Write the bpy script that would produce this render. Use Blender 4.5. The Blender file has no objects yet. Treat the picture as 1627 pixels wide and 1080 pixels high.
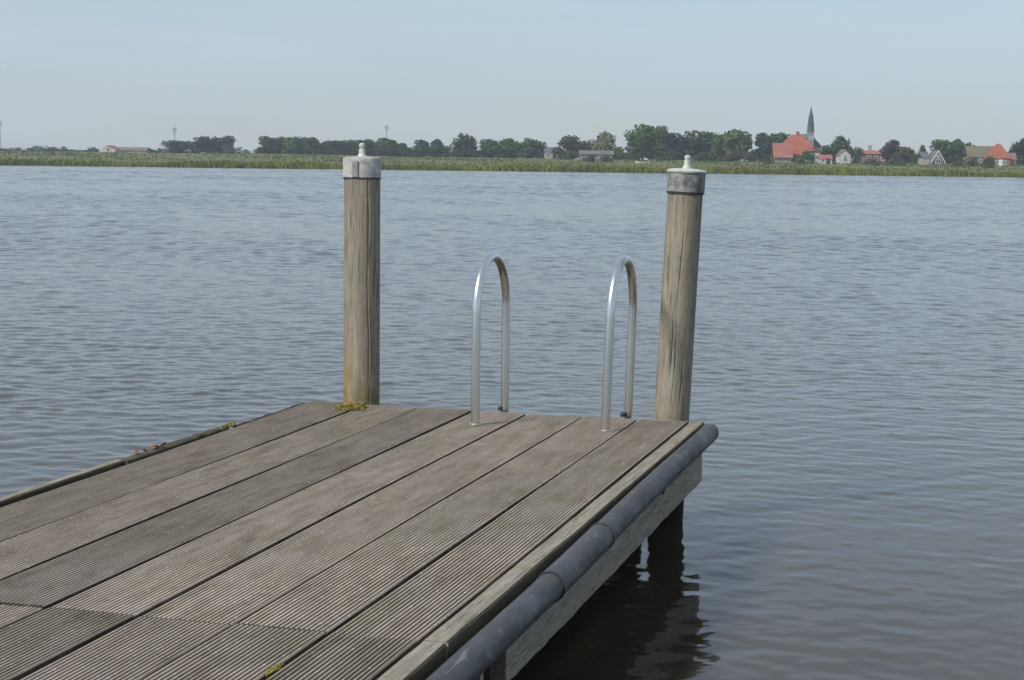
import bpy, bmesh, math, random
import numpy as np
from mathutils import Vector, Matrix, Euler

random.seed(7)
RNG = np.random.default_rng(7)
S = bpy.context.scene
COL = S.collection
RAD = math.radians

# ------------------------------------------------------------------ camera
FPX, PW, PH = 2720.0, 1627.0, 1080.0
EYE, DECK = 2.0, 0.70
WL = .15                                      # water level
ROLL = RAD(.67)
PITCH = math.atan(283.5 * math.cos(ROLL) / FPX)
cam_d = bpy.data.cameras.new('camera')
cam = bpy.data.objects.new('camera', cam_d)
COL.objects.link(cam)
CR = Matrix.Rotation(math.pi / 2 - PITCH, 3, 'X') @ Matrix.Rotation(ROLL, 3, 'Z')
cam.matrix_world = Matrix.Translation((0, 0, EYE)) @ CR.to_4x4()
cam_d.sensor_width = 36
cam_d.lens = 36 * FPX / PW
cam_d.clip_start = .1
cam_d.clip_end = 20000
S.camera = cam


def at(px, py, D):
    """world point seen at photo pixel (px, py) at distance D along +Y"""
    d = CR @ Vector(((px - PW / 2) / FPX, -(py - PH / 2) / FPX, -1))
    t = D / d.y
    return Vector((0, 0, EYE)) + d * t


# ------------------------------------------------------------------ tagging
def tag(o, label=None, cat=None, group=None, kind=None):
    if label: o['label'] = label
    if cat: o['category'] = cat
    if group: o['group'] = group
    if kind: o['kind'] = kind
    return o


def empty(name, loc=(0, 0, 0), rz=0.0):
    o = bpy.data.objects.new(name, None)
    o.empty_display_size = .3
    COL.objects.link(o)
    o.location = loc
    o.rotation_euler = (0, 0, rz)
    return o


def mesh_obj(name, verts, faces, mats, parent=None, mi=None, smooth=False):
    me = bpy.data.meshes.new(name)
    me.from_pydata([tuple(v) for v in verts], [], faces)
    for m in (mats if isinstance(mats, (list, tuple)) else [mats]):
        me.materials.append(m)
    if mi is not None:
        me.polygons.foreach_set('material_index', np.asarray(mi, np.int32))
    if smooth:
        me.polygons.foreach_set('use_smooth', np.ones(len(me.polygons), bool))
    me.update()
    o = bpy.data.objects.new(name, me)
    COL.objects.link(o)
    if parent: o.parent = parent
    return o


class MB:
    """collects shapes into one mesh"""
    def __init__(s): s.v = []; s.f = []; s.m = []
    def add(s, v, f, m=0):
        b = len(s.v)
        s.v += [Vector(q) for q in v]
        s.f += [tuple(i + b for i in q) for q in f]
        s.m += [m] * len(f)
        return s
    def box(s, x0, x1, y0, y1, z0, z1, m=0):
        v = [(x0, y0, z0), (x1, y0, z0), (x1, y1, z0), (x0, y1, z0), (x0, y0, z1), (x1, y0, z1), (x1, y1, z1), (x0, y1, z1)]
        return s.add(v, [(0, 3, 2, 1), (4, 5, 6, 7), (0, 1, 5, 4), (1, 2, 6, 5), (2, 3, 7, 6), (3, 0, 4, 7)], m)
    def tube(s, pts, r, n=12, m=0, cap=True):
        pts = [Vector(p) for p in pts]
        rr = r if isinstance(r, (list, tuple)) else [r] * len(pts)
        v = []; f = []
        ref = None
        for i, p in enumerate(pts):
            t = (pts[min(i + 1, len(pts) - 1)] - pts[max(i - 1, 0)]).normalized()
            if ref is None:
                ref = Vector((1, 0, 0)) if abs(t.x) < .9 else Vector((0, 1, 0))
            a = (ref - t * ref.dot(t)).normalized(); b = t.cross(a); ref = a
            for k in range(n):
                an = 2 * math.pi * k / n
                v.append(p + (a * math.cos(an) + b * math.sin(an)) * rr[i])
        for i in range(len(pts) - 1):
            for k in range(n):
                k2 = (k + 1) % n
                f.append((i * n + k, i * n + k2, (i + 1) * n + k2, (i + 1) * n + k))
        if cap:
            f.append(tuple(range(n - 1, -1, -1)))
            f.append(tuple((len(pts) - 1) * n + k for k in range(n)))
        return s.add(v, f, m)
    def lathe(s, prof, n=32, m=0, c=(0, 0, 0), jit=None):
        v = []; f = []
        for (r, z) in prof:
            for k in range(n):
                an = 2 * math.pi * k / n
                q = r * (1 + (jit(an, z) if jit else 0))
                v.append((c[0] + q * math.cos(an), c[1] + q * math.sin(an), c[2] + z))
        for i in range(len(prof) - 1):
            for k in range(n):
                k2 = (k + 1) % n
                f.append((i * n + k, i * n + k2, (i + 1) * n + k2, (i + 1) * n + k))
        f.append(tuple(range(n - 1, -1, -1)))
        f.append(tuple((len(prof) - 1) * n + k for k in range(n)))
        return s.add(v, f, m)
    def build(s, name, mats, parent=None, smooth=False, bevel=0):
        o = mesh_obj(name, s.v, s.f, mats, parent, s.m, smooth)
        if bevel:
            b = o.modifiers.new('bevel', 'BEVEL'); b.width = bevel; b.segments = 2; b.limit_method = 'ANGLE'
        if smooth:
            o.data.set_sharp_from_angle(angle=RAD(40))
        return o


# ------------------------------------------------------------------ materials
class NT:
    def __init__(s, name):
        s.m = bpy.data.materials.new(name); s.m.use_nodes = True
        s.t = s.m.node_tree; s.b = s.t.nodes['Principled BSDF']; s.out = s.t.nodes['Material Output']
    def n(s, typ, **kw):
        o = s.t.nodes.new(typ)
        for k, v in kw.items():
            if k.startswith('i_'): o.inputs[k[2:].replace('_', ' ')].default_value = v
            else: setattr(o, k, v)
        return o
    def l(s, a, b): s.t.links.new(a, b)
    def coord(s, scale=(1, 1, 1), kind='Object', rot=(0, 0, 0)):
        c = s.n('ShaderNodeTexCoord'); m = s.n('ShaderNodeMapping')
        m.inputs['Scale'].default_value = scale; m.inputs['Rotation'].default_value = rot
        s.l(c.outputs[kind], m.inputs['Vector']); return m.outputs['Vector']
    def noise(s, vec, scale, detail=4, rough=.6, dist=0):
        o = s.n('ShaderNodeTexNoise'); o.inputs['Scale'].default_value = scale; o.inputs['Detail'].default_value = detail
        o.inputs['Roughness'].default_value = rough; o.inputs['Distortion'].default_value = dist
        s.l(vec, o.inputs['Vector']); return o.outputs['Fac']
    def ramp(s, fac, stops):
        r = s.n('ShaderNodeValToRGB'); e = r.color_ramp.elements
        while len(e) < len(stops): e.new(.5)
        for q, (p, c) in zip(e, stops):
            q.position = p; q.color = (c, c, c, 1) if isinstance(c, (int, float)) else (*c, 1)
        s.l(fac, r.inputs['Fac']); return r.outputs['Color']
    def mix(s, fac, a, b, mode='MIX'):
        o = s.n('ShaderNodeMix'); o.data_type = 'RGBA'; o.blend_type = mode
        for v, i in ((fac, 0), (a, 6), (b, 7)):
            if hasattr(v, 'links'): s.l(v, o.inputs[i])
            else: o.inputs[i].default_value = v if i == 0 else (*v, 1)
        return o.outputs[2]
    def math(s, op, a, b=None, c=None):
        o = s.n('ShaderNodeMath'); o.operation = op
        for i, v in enumerate((a, b, c)):
            if v is None: continue
            if hasattr(v, 'links'): s.l(v, o.inputs[i])
            else: o.inputs[i].default_value = v
        return o.outputs[0]
    def bump(s, h, strength=.3, dist=.01):
        b = s.n('ShaderNodeBump'); b.inputs['Strength'].default_value = strength; b.inputs['Distance'].default_value = dist
        s.l(h, b.inputs['Height']); s.l(b.outputs['Normal'], s.b.inputs['Normal'])
    def fin(s, col=None, rough=.8, metal=0.0, spec=None):
        if col is not None:
            if hasattr(col, 'links'): s.l(col, s.b.inputs['Base Color'])
            else: s.b.inputs['Base Color'].default_value = (*col, 1)
        if hasattr(rough, 'links'): s.l(rough, s.b.inputs['Roughness'])
        else: s.b.inputs['Roughness'].default_value = rough
        s.b.inputs['Metallic'].default_value = metal
        if spec is not None: s.b.inputs['Specular IOR Level'].default_value = spec
        return s.m


def mat_plain(name, col, rough=.8, var=.25, scale=3.0, metal=0.0):
    k = NT(name); v = k.coord()
    f = k.noise(v, scale, 5)
    dark = tuple(c * (1 - var) for c in col); lite = tuple(min(1, c * (1 + var)) for c in col)
    return k.fin(k.mix(k.ramp(f, [(.3, 0.0), (.7, 1.0)]), dark, lite), rough, metal)


def mat_deck(name, dirt_shade=0.0):
    k = NT(name)
    a = k.n('ShaderNodeAttribute'); a.attribute_name = 'tint'
    v = k.coord((1, .12, 1)); vi = k.coord((1, .55, 1)); vf = k.coord((1, .05, 1))
    off = k.n('ShaderNodeVectorMath'); off.operation = 'ADD'
    k.l(v, off.inputs[0]); k.l(a.outputs['Vector'], off.inputs[1])
    grain = k.noise(off.outputs[0], 26, 6, .65)
    base = k.mix(k.ramp(grain, [(.3, 0.0), (.72, 1.0)]), (.19, .153, .112), (.395, .33, .255))
    o2 = k.n('ShaderNodeVectorMath'); o2.operation = 'MULTIPLY_ADD'; k.l(a.outputs['Vector'], o2.inputs[0]); o2.inputs[1].default_value = (1.3, .7, .4); k.l(vi, o2.inputs[2])
    vi = o2.outputs[0]
    patch = k.noise(vi, 4.5, 7, .75)
    base = k.mix(k.ramp(patch, [(.45, 0.0), (.68, .8)]), base, (.37, .305, .265))        # bleached pinkish patches
    alg = k.noise(vi, 3.0, 8, .78, .4)
    base = k.mix(k.ramp(alg, [(.5, 0.0), (.7, .55)]), base, (.165, .155, .095))           # algae
    st = k.noise(vi, 7.5, 7, .75)
    base = k.mix(k.ramp(st, [(.56, 0.0), (.72, .55)]), base, (.12, .085, .055))            # brown wet stains
    speck = k.noise(k.coord((1, .8, 1)), 60, 2, .5)
    base = k.mix(k.ramp(speck, [(.63, 0.0), (.71, .6)]), base, (.55, .53, .49))           # pale lichen specks
    tv = k.n('ShaderNodeSeparateColor'); k.l(a.outputs['Color'], tv.inputs[0])
    g = k.math('MULTIPLY_ADD', tv.outputs[0], .42, .79)
    gc = k.n('ShaderNodeCombineColor')
    for i in range(3): k.l(g, gc.inputs[i])
    base = k.mix(1.0, base, gc.outputs[0], 'MULTIPLY')
    if dirt_shade: base = k.mix(k.ramp(k.noise(k.coord((1, .35, 1)), 14, 4, .7), [(.3, dirt_shade * .55), (.6, dirt_shade)]), base, (.026, .019, .012))
    k.bump(k.noise(vf, 90, 4), .35, .004)
    return k.fin(base, .88, spec=.25)


def mat_wood(name, a, b, ax=2, green=0.0, orange=False, sc=1.0, rough=.88):
    k = NT(name)
    s = [1.0, 1.0, 1.0]; s[ax] = .06
    v = k.coord(tuple(s)); vi = k.coord()
    g = k.noise(v, 34 * sc, 8, .72)
    col = k.mix(k.ramp(g, [(.32, 0.0), (.7, 1.0)]), a, b)
    s4 = [2.2, 2.2, 2.2]; s4[ax] = .16
    fg = k.noise(k.coord(tuple(s4)), 75 * sc, 4, .6)
    col = k.mix(k.ramp(fg, [(.36, .42), (.5, 0.0)]), col, tuple(c * .5 for c in a))
    crack = k.noise(v, 75 * sc, 4, .55)
    col = k.mix(k.ramp(crack, [(.34, .6), (.42, 0.0)]), col, tuple(c * .3 for c in a))
    p = k.noise(vi, 3.0 * sc, 5, .65)
    col = k.mix(k.ramp(p, [(.5, 0.0), (.72, .55)]), col, tuple(c * .62 for c in b))
    sn = k.noise(k.coord(tuple(q_ * (1 if q_ == 1 else 2.5) for q_ in s)), 11 * sc, 5, .7)
    col = k.mix(k.ramp(sn, [(.5, 0.0), (.68, .5)]), col, tuple(c * .45 for c in b))
    if green:
        q = k.noise(vi, 4.3 * sc, 5, .7)
        col = k.mix(k.ramp(q, [(.66 - .3 * green, 0.0), (.8 - .2 * green, .85)]), col, (.13, .135, .045))
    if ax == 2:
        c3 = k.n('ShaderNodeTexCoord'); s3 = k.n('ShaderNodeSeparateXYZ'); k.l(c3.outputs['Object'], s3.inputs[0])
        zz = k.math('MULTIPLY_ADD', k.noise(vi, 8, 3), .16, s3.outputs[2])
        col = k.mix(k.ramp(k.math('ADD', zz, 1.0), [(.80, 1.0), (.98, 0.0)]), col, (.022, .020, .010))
    if orange:
        sx = k.n('ShaderNodeSeparateXYZ'); c2 = k.n('ShaderNodeTexCoord'); k.l(c2.outputs['Object'], sx.inputs[0])
        zf = k.ramp(sx.outputs[2], [(.05, 1.0), (.55, 0.0)])
        q = k.noise(k.coord((1, 1, .35)), 9, 5, .7)
        side = k.ramp(k.math('MULTIPLY_ADD', sx.outputs[0], -5.0, .35), [(.35, 0.0), (.6, 1.0)])
        f = k.math('MULTIPLY', k.math('MULTIPLY', zf, side), k.ramp(q, [(.36, 0.0), (.56, .95)]))
        col = k.mix(f, col, (.34, .19, .045))
        q2 = k.noise(vi, 12, 4)
        f2 = k.math('MULTIPLY', k.ramp(sx.outputs[2], [(.0, 1.0), (.3, 0.0)]), k.ramp(q2, [(.4, 0.0), (.6, .8)]))
        col = k.mix(f2, col, (.15, .14, .04))
    k.bump(k.mix(.5, k.ramp(g, [(0, 0.0), (1, 1.0)]), k.ramp(crack, [(.28, 0.0), (.42, 1.0)])), .5, .006)
    return k.fin(col, rough, spec=.2)


def mat_leaf(name, c1, c2):
    k = NT(name)
    a = k.n('ShaderNodeAttribute'); a.attribute_name = 'tint'
    tv = k.n('ShaderNodeSeparateColor'); k.l(a.outputs['Color'], tv.inputs[0])
    col = k.mix(tv.outputs[0], c1, c2)
    oi = k.n('ShaderNodeObjectInfo')
    g = k.math('MULTIPLY_ADD', oi.outputs['Random'], .5, .75)
    gc = k.n('ShaderNodeCombineColor')
    for i in range(3): k.l(g, gc.inputs[i])
    col = k.mix(1.0, col, gc.outputs[0], 'MULTIPLY')
    return k.fin(col, .7, spec=.25)


M = {}
M['deck'] = mat_deck('weathered_deck'); M['deck_dirt_shade'] = mat_deck('groove_dirt_gap_shade', .92)  # groove dirt; also paints shade on plank gap sides and board ends
M['edge'] = mat_wood('mossy_edge', (.19, .165, .135), (.34, .31, .25), 1, .45)
M['edge_dark'] = mat_wood('rotten_edge', (.045, .036, .025), (.13, .11, .08), 1, .45)
M['fascia'] = mat_wood('fascia_wood', (.235, .205, .16), (.43, .395, .325), 1, .25, False, 1.7)
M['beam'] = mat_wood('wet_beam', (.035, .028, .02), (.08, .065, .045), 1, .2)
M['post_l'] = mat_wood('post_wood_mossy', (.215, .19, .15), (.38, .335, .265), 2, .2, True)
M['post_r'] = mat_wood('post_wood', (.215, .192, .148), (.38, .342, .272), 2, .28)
M['steel'] = NT('brushed_steel').fin((.70, .70, .69), .27, 1.0)
M['foot'] = mat_plain('dull_steel', (.35, .34, .31), .45, .3, 40, .7)
M['dark_metal'] = mat_plain('dark_clip', (.03, .03, .035), .5, .3, 40)
M['rust'] = mat_plain('rusty_brown', (.17, .075, .032), .9, .5, 30)
M['twig'] = mat_plain('dead_leaf', (.16, .09, .035), .9, .4, 30)


def _pipe():
    k = NT('grey_plastic_pipe'); v = k.coord((1, .25, 1))
    f = k.noise(v, 9, 6, .7)
    c = k.mix(k.ramp(f, [(.3, 0.0), (.75, 1.0)]), (.036, .037, .042), (.07, .07, .076))
    f2 = k.noise(k.coord((1, .5, 1)), 30, 4)
    c = k.mix(k.ramp(f2, [(.6, 0.0), (.72, .6)]), c, (.22, .22, .21))                 # dried splashes
    sc = k.noise(k.coord((1, .04, 1), rot=(0, 0, .12)), 85, 3)
    c = k.mix(k.ramp(sc, [(.64, 0.0), (.70, .55)]), c, (.26, .26, .26))               # long scratches
    gr = k.noise(k.coord((1, .6, 1)), 6, 6, .75)
    c = k.mix(k.ramp(gr, [(.52, 0.0), (.68, .6)]), c, (.075, .072, .045))             # greenish grime
    k.bump(k.mix(.5, k.ramp(f, [(0, 0.0), (1, 1.0)]), k.ramp(sc, [(.6, 1.0), (.72, 0.0)])), .22, .004)
    return k.fin(c, k.ramp(gr, [(.35, .38), (.65, .72)]))
M['pipe'] = _pipe()


def _cap(name, a, b, mott, sc):
    k = NT(name); v = k.coord()
    f = k.noise(v, sc, 5, .7)
    c = k.mix(k.ramp(f, [(.36, 0.0), (.62, 1.0)]), a, b)
    f2 = k.noise(v, sc * 2.3, 4, .7)
    c = k.mix(k.ramp(f2, [(.56, 0.0), (.66, .8)]), c, mott)
    k.bump(f, .25, .004)
    return k.fin(c, .55)
M['cap_l'] = _cap('pale_cap', (.30, .30, .28), (.50, .50, .47), (.19, .19, .165), 16)
M['cap_r'] = _cap('mottled_cap', (.10, .105, .10), (.31, .315, .29), (.05, .055, .05), 22)
M['cap_top'] = _cap('pale_green_cap_top', (.37, .395, .34), (.53, .555, .49), (.25, .27, .20), 20)


def _moss():
    k = NT('yellow_moss')
    a = k.n('ShaderNodeAttribute'); a.attribute_name = 'tint'
    tv = k.n('ShaderNodeSeparateColor'); k.l(a.outputs['Color'], tv.inputs[0])
    return k.fin(k.mix(tv.outputs[0], (.15, .135, .03), (.45, .39, .10)), .9)
M['moss'] = _moss()

# ------------------------------------------------------------------ world and sun
SUN_EL, SUN_AZ = RAD(46), RAD(-128)           # azimuth from +Y, clockwise seen from above (negative = to the left)
w = bpy.data.worlds.new('World'); S.world = w; w.use_nodes = True
wt = w.node_tree; bg = wt.nodes['Background']
sky = wt.nodes.new('ShaderNodeTexSky'); sky.sky_type = 'NISHITA'; sky.sun_disc = False
sky.sun_elevation = SUN_EL; sky.sun_rotation = SUN_AZ
sky.air_density = 1.0; sky.dust_density = .6; sky.ozone_density = 2.0; sky.altitude = 0
tc = wt.nodes.new('ShaderNodeTexCoord'); mp = wt.nodes.new('ShaderNodeMapping'); mp.inputs['Scale'].default_value = (2.6, 2.6, 22)
nz = wt.nodes.new('ShaderNodeTexNoise'); nz.inputs['Scale'].default_value = 2.2; nz.inputs['Detail'].default_value = 6; nz.inputs['Roughness'].default_value = .55
rp = wt.nodes.new('ShaderNodeValToRGB'); rp.color_ramp.elements[0].position = .3; rp.color_ramp.elements[1].position = .72
rp.color_ramp.elements[0].color = (.25, .25, .25, 1); rp.color_ramp.elements[1].color = (.8, .8, .8, 1)
cm = wt.nodes.new('ShaderNodeMix'); cm.data_type = 'RGBA'; cm.inputs[7].default_value = (5.5, 6.3, 7.0, 1)
tm = wt.nodes.new('ShaderNodeMix'); tm.data_type = 'RGBA'; tm.blend_type = 'MULTIPLY'; tm.inputs[0].default_value = 1; tm.inputs[7].default_value = (.93, .985, 1.09, 1)
wt.links.new(tc.outputs['Generated'], mp.inputs[0]); wt.links.new(mp.outputs[0], nz.inputs['Vector'])
wt.links.new(nz.outputs['Fac'], rp.inputs[0]); wt.links.new(rp.outputs[0], cm.inputs[0])
wt.links.new(sky.outputs[0], tm.inputs[6]); wt.links.new(tm.outputs[2], cm.inputs[6]); wt.links.new(cm.outputs[2], bg.inputs['Color'])
bg.inputs['Strength'].default_value = .085
sd = bpy.data.lights.new('sun', 'SUN'); sd.energy = 2.9; sd.angle = RAD(12); sd.color = (1, .95, .87)
so = bpy.data.objects.new('sun', sd); COL.objects.link(so)
sv = Vector((math.sin(SUN_AZ) * math.cos(SUN_EL), math.cos(SUN_AZ) * math.cos(SUN_EL), math.sin(SUN_EL)))
so.rotation_euler = sv.to_track_quat('Z', 'Y').to_euler()
so.location = sv * 50
S.view_settings.view_transform = 'Standard'; S.view_settings.look = 'None'
S.view_settings.exposure = .43; S.view_settings.gamma = 1

# ------------------------------------------------------------------ water
def mat_water():
    k = NT('lake_water')
    g = k.n('ShaderNodeNewGeometry')
    def height(vec):
        tot = None
        for sc, amp, rot, st in ((6.5, .0060, .12, 1.8), (15, .0028, -.35, 1.5)):
            m = k.n('ShaderNodeMapping'); m.inputs['Rotation'].default_value = (0, 0, rot); m.inputs['Scale'].default_value = (sc / st, sc, 1)
            k.l(vec, m.inputs['Vector'])
            o = k.n('ShaderNodeTexNoise'); o.noise_dimensions = '2D'
            o.inputs['Scale'].default_value = 1; o.inputs['Detail'].default_value = 1; o.inputs['Roughness'].default_value = .45
            k.l(m.outputs[0], o.inputs['Vector'])
            tot = k.math('MULTIPLY', o.outputs['Fac'], amp) if tot is None else k.math('MULTIPLY_ADD', o.outputs['Fac'], amp, tot)
        return tot
    def off(x, y):
        a = k.n('ShaderNodeVectorMath'); a.operation = 'ADD'; k.l(g.outputs['Position'], a.inputs[0]); a.inputs[1].default_value = (x, y, 0)
        return a.outputs[0]
    e = .012
    h0 = height(g.outputs['Position']); hx = height(off(e, 0)); hy = height(off(0, e))
    dv_ = k.n('ShaderNodeVectorMath'); dv_.operation = 'DISTANCE'; k.l(g.outputs['Position'], dv_.inputs[0]); dv_.inputs[1].default_value = (1.4, 5.5, 0)
    lee = k.n('ShaderNodeMapRange'); lee.interpolation_type = 'SMOOTHSTEP'; k.l(dv_.outputs['Value'], lee.inputs[0])
    lee.inputs[1].default_value = 1.5; lee.inputs[2].default_value = 14; lee.inputs[3].default_value = .3; lee.inputs[4].default_value = 1.0
    def slope(a): return k.math('MULTIPLY', k.math('MULTIPLY', k.math('SUBTRACT', h0, a), 1 / e), lee.outputs[0])
    cx = k.n('ShaderNodeCombineXYZ'); k.l(slope(hx), cx.inputs[0]); k.l(slope(hy), cx.inputs[1])
    ad = k.n('ShaderNodeVectorMath'); ad.operation = 'ADD'; k.l(cx.outputs[0], ad.inputs[0]); k.l(g.outputs['Normal'], ad.inputs[1])
    nn = k.n('ShaderNodeVectorMath'); nn.operation = 'NORMALIZE'; k.l(ad.outputs[0], nn.inputs[0])
    k.l(nn.outputs[0], k.b.inputs['Normal'])
    k.b.inputs['IOR'].default_value = 1.333
    return k.fin((.048, .041, .026), .06)
M['water'] = mat_water()


def build_water():
    """one sheet of real waves, finer near the jetty than far out; calmer in the lee of the jetty"""
    rs = [2.0]
    while rs[-1] < 385: rs.append(rs[-1] + min(.32, max(.018, .0024 * rs[-1])))
    rs = np.array(rs + [500., 700., 1100.])
    half = RAD(26)
    th = np.concatenate([np.linspace(-half, half, 401), np.linspace(half, 2 * math.pi - half, 50)[1:-1]])
    amp_t = np.concatenate([np.clip((half - np.abs(np.linspace(-half, half, 401))) / RAD(3), 0, 1), np.zeros(48)])
    R_, T_ = np.meshgrid(rs, th, indexing='ij')
    X = R_ * np.sin(T_); Y = R_ * np.cos(T_)
    r = np.random.default_rng(21); n = 120
    lam = np.exp(r.uniform(math.log(.10), math.log(2.4), n)); lam.sort()
    ang = r.normal(RAD(97), RAD(46), n); kx = np.cos(ang); ky = np.sin(ang); ph = r.uniform(0, 2 * math.pi, n)
    s_i = np.exp(-(np.log(lam / .17) / .85) ** 2 / 2) * r.uniform(.7, 1.3, n) + .02
    h = np.maximum(np.gradient(rs), .0022 * rs)
    q = np.clip((lam[None, :] / h[:, None] - 2.0) / 2.2, 0, 1); wgt = q * q * (3 - 2 * q) * s_i[None, :]
    wgt /= np.sqrt((wgt ** 2).sum(1) / 2 + 1e-9)[:, None]
    d = np.hypot(X - 1.4, Y - 5.5)
    lee = np.clip((d - 1.5) / 13, 0, 1); lee = lee * lee * (3 - 2 * lee)
    sig = .015 + .050 * lee + .020 * np.clip((d - 20) / 60, 0, 1)
    gust = 1 + .24 * np.sin(X * .05 + Y * .11 + .6) * np.sin(X * .021 - Y * .05 + 1.1) + .2 * np.sin(X * .11 + Y * .21 + 2.2) * np.sin(X * .17 - Y * .08) + .16 * np.sin(X * .13 - Y * .06 + 2) + .14 * np.sin(X * .31 + Y * .27) + .14 * np.sin(X * .8 - Y * .5 + 1) * np.sin(X * .27 + Y * .9)
    sig = sig * gust * amp_t[None, :] * np.clip((326 - Y) / 25, 0, 1) * np.clip((R_ - 2.1) / 1.0, 0, 1)
    Z = np.zeros_like(X)
    for i in range(n):
        a = wgt[:, i] * lam[i] / (2 * math.pi)
        k = np.nonzero(a > 1e-7)[0]
        if len(k) == 0: continue
        k1 = k[-1] + 1
        Z[:k1] += a[:k1, None] * np.sin((X[:k1] * kx[i] + Y[:k1] * ky[i]) * 2 * math.pi / lam[i] + ph[i])
    Z = Z * sig + WL
    nr, nt = X.shape
    V = np.empty((nr * nt + 1, 3), np.float32)
    V[:-1, 0] = X.ravel(); V[:-1, 1] = Y.ravel(); V[:-1, 2] = Z.ravel(); V[-1] = (0, 0, WL)
    a = np.arange(nr - 1)[:, None] * nt + np.arange(nt)[None, :]
    b = np.arange(nr - 1)[:, None] * nt + (np.arange(nt)[None, :] + 1) % nt
    Q = np.stack([a, a + nt, b + nt, b], -1).reshape(-1, 4)
    c0 = np.arange(nt); T = np.stack([c0, (c0 + 1) % nt, np.full(nt, nr * nt)], -1)
    me = bpy.data.meshes.new('water')
    me.vertices.add(len(V)); me.vertices.foreach_set('co', V.ravel())
    loops = np.concatenate([Q[:, ::-1].ravel(), T[:, ::-1].ravel()]).astype(np.int32)
    me.loops.add(len(loops)); me.loops.foreach_set('vertex_index', loops)
    st = np.concatenate([np.arange(len(Q)) * 4, len(Q) * 4 + np.arange(len(T)) * 3]).astype(np.int32)
    me.polygons.add(len(st)); me.polygons.foreach_set('loop_start', st)
    me.polygons.foreach_set('use_smooth', np.ones(len(st), bool))
    me.update(calc_edges=True); me.validate()
    if me.polygons[1000].normal.z < 0: me.flip_normals()
    me.materials.append(M['water'])
    o = bpy.data.objects.new('water', me); COL.objects.link(o)
    return o
tag(build_water(), 'grey blue rippled lake water with brown depths beside the jetty', 'water', kind='structure')

# ------------------------------------------------------------------ land on the far side
def mat_land():
    k = NT('meadow'); v = k.coord((1, .35, 1))
    c = k.mix(k.ramp(k.noise(v, .09, 6, .7), [(.35, 0.0), (.65, 1.0)]), (.065, .085, .022), (.14, .16, .055))
    c = k.mix(k.ramp(k.noise(k.coord(), .5, 5, .7), [(.45, 0.0), (.7, .6)]), c, (.12, .10, .045))
    k.bump(k.noise(k.coord(), 1.3, 5), .6, .3)
    return k.fin(c, .9)
M['land'] = mat_land()
GY = [326, 334.5, 335.5, 341, 366, 394, 408, 430, 520, 900, 4000]
GZ = [-1.2, -.1, .17, .35, .7, 2.0, 2.5, 2.75, 2.85, 2.9, 2.9]
def ground(y, x=0):
    return float(np.interp(y, GY, GZ)) + (.35 if x < -10 else 0.0) * max(0, min(1, (y - 380) / 30)) * max(0, min(1, (-10 - x) / 40))
xs = np.concatenate([np.linspace(-1100, -240, 12), np.arange(-230, 231, 2.0), np.linspace(240, 1100, 12)])
ys = [326, 333, 334.5, 335.2, 336, 338, 341, 348, 356, 366, 376, 386, 394, 402, 408, 418, 430, 460, 520, 700, 900, 1600]
lv = []; lf = []
for j, y in enumerate(ys):
    for i, x in enumerate(xs):
        wob = .9 * math.sin(x * .09) + .5 * math.sin(x * .31 + 1) if 333 <= y <= 339 else 0
        lv.append((x, y + wob, ground(y, x) + (0 if y < 340 else .12 * math.sin(x * .13 + y) * (1 if y < 500 else 0))))
nx = len(xs)
for j in range(len(ys) - 1):
    for i in range(nx - 1):
        lf.append((j * nx + i, j * nx + i + 1, (j + 1) * nx + i + 1, (j + 1) * nx + i))
tag(mesh_obj('ground', lv, lf, M['land'], smooth=True), 'flat green meadow land behind the reeds on the far shore', 'meadow', kind='structure')


def blades(name, pts, hts, wid, lean, mat, tint):
    """pts (N,3): upright pointed blades as one mesh"""
    N = len(pts)
    ang = RNG.uniform(0, math.pi, N)
    dx = np.cos(ang) * wid / 2; dy = np.sin(ang) * wid / 2
    la = RNG.uniform(0, 2 * math.pi, N); lx = np.cos(la) * lean * hts; ly = np.sin(la) * lean * hts
    V = np.zeros((N, 5, 3))
    V[:, 0] = pts + np.c_[-dx, -dy, np.zeros(N)]; V[:, 1] = pts + np.c_[dx, dy, np.zeros(N)]
    V[:, 2] = pts + np.c_[dx * .9 + lx * .4, dy * .9 + ly * .4, hts * .6]; V[:, 3] = pts + np.c_[-dx * .9 + lx * .4, -dy * .9 + ly * .4, hts * .6]
    V[:, 4] = pts + np.c_[lx, ly, hts]
    b = np.arange(N)[:, None] * 5
    faces = [tuple(q) for q in (b + [0, 1, 2, 3])] + [tuple(q) for q in (b + [3, 2, 4])]
    o = mesh_obj(name, V.reshape(-1, 3), faces, mat)
    a = o.data.color_attributes.new('tint', 'FLOAT_COLOR', 'POINT')
    t = np.repeat(tint, 5); a.data.foreach_set('color', np.c_[t, t, t, np.ones_like(t)].astype(np.float32).ravel())
    return o

M['reed'] = mat_leaf('reed', (.045, .060, .006), (.205, .225, .026))
M['grass'] = mat_leaf('rough_grass', (.060, .085, .012), (.135, .165, .034))
def lowfreq(x, s, ph): return .5 + .25 * np.sin(x * s + ph) + .15 * np.sin(x * s * 2.7 + ph * 2) + .1 * np.sin(x * s * 7.1 + ph * 3)
N = 34000
rx = RNG.uniform(-190, 190, N); dep = RNG.beta(1.2, 1.6, N) * 10
ry = 334.4 + dep + .9 * np.sin(rx * .09) + .5 * np.sin(rx * .31 + 1)
rz = np.interp(ry, GY, GZ) - .05
dens = lowfreq(rx, .11, .7)
hh = (.62 + .95 * dens + .35 * lowfreq(rx, .43, 1.9) * lowfreq(rx, 1.3, .2)) * RNG.uniform(.7, 1.05, N) * np.clip(.45 + dep / 4, .45, 1)
tint = np.clip(.15 + .55 * lowfreq(rx, .17, 2.1) + RNG.uniform(-.3, .3, N) + (dep - 4) * .03, 0, 1)
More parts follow.
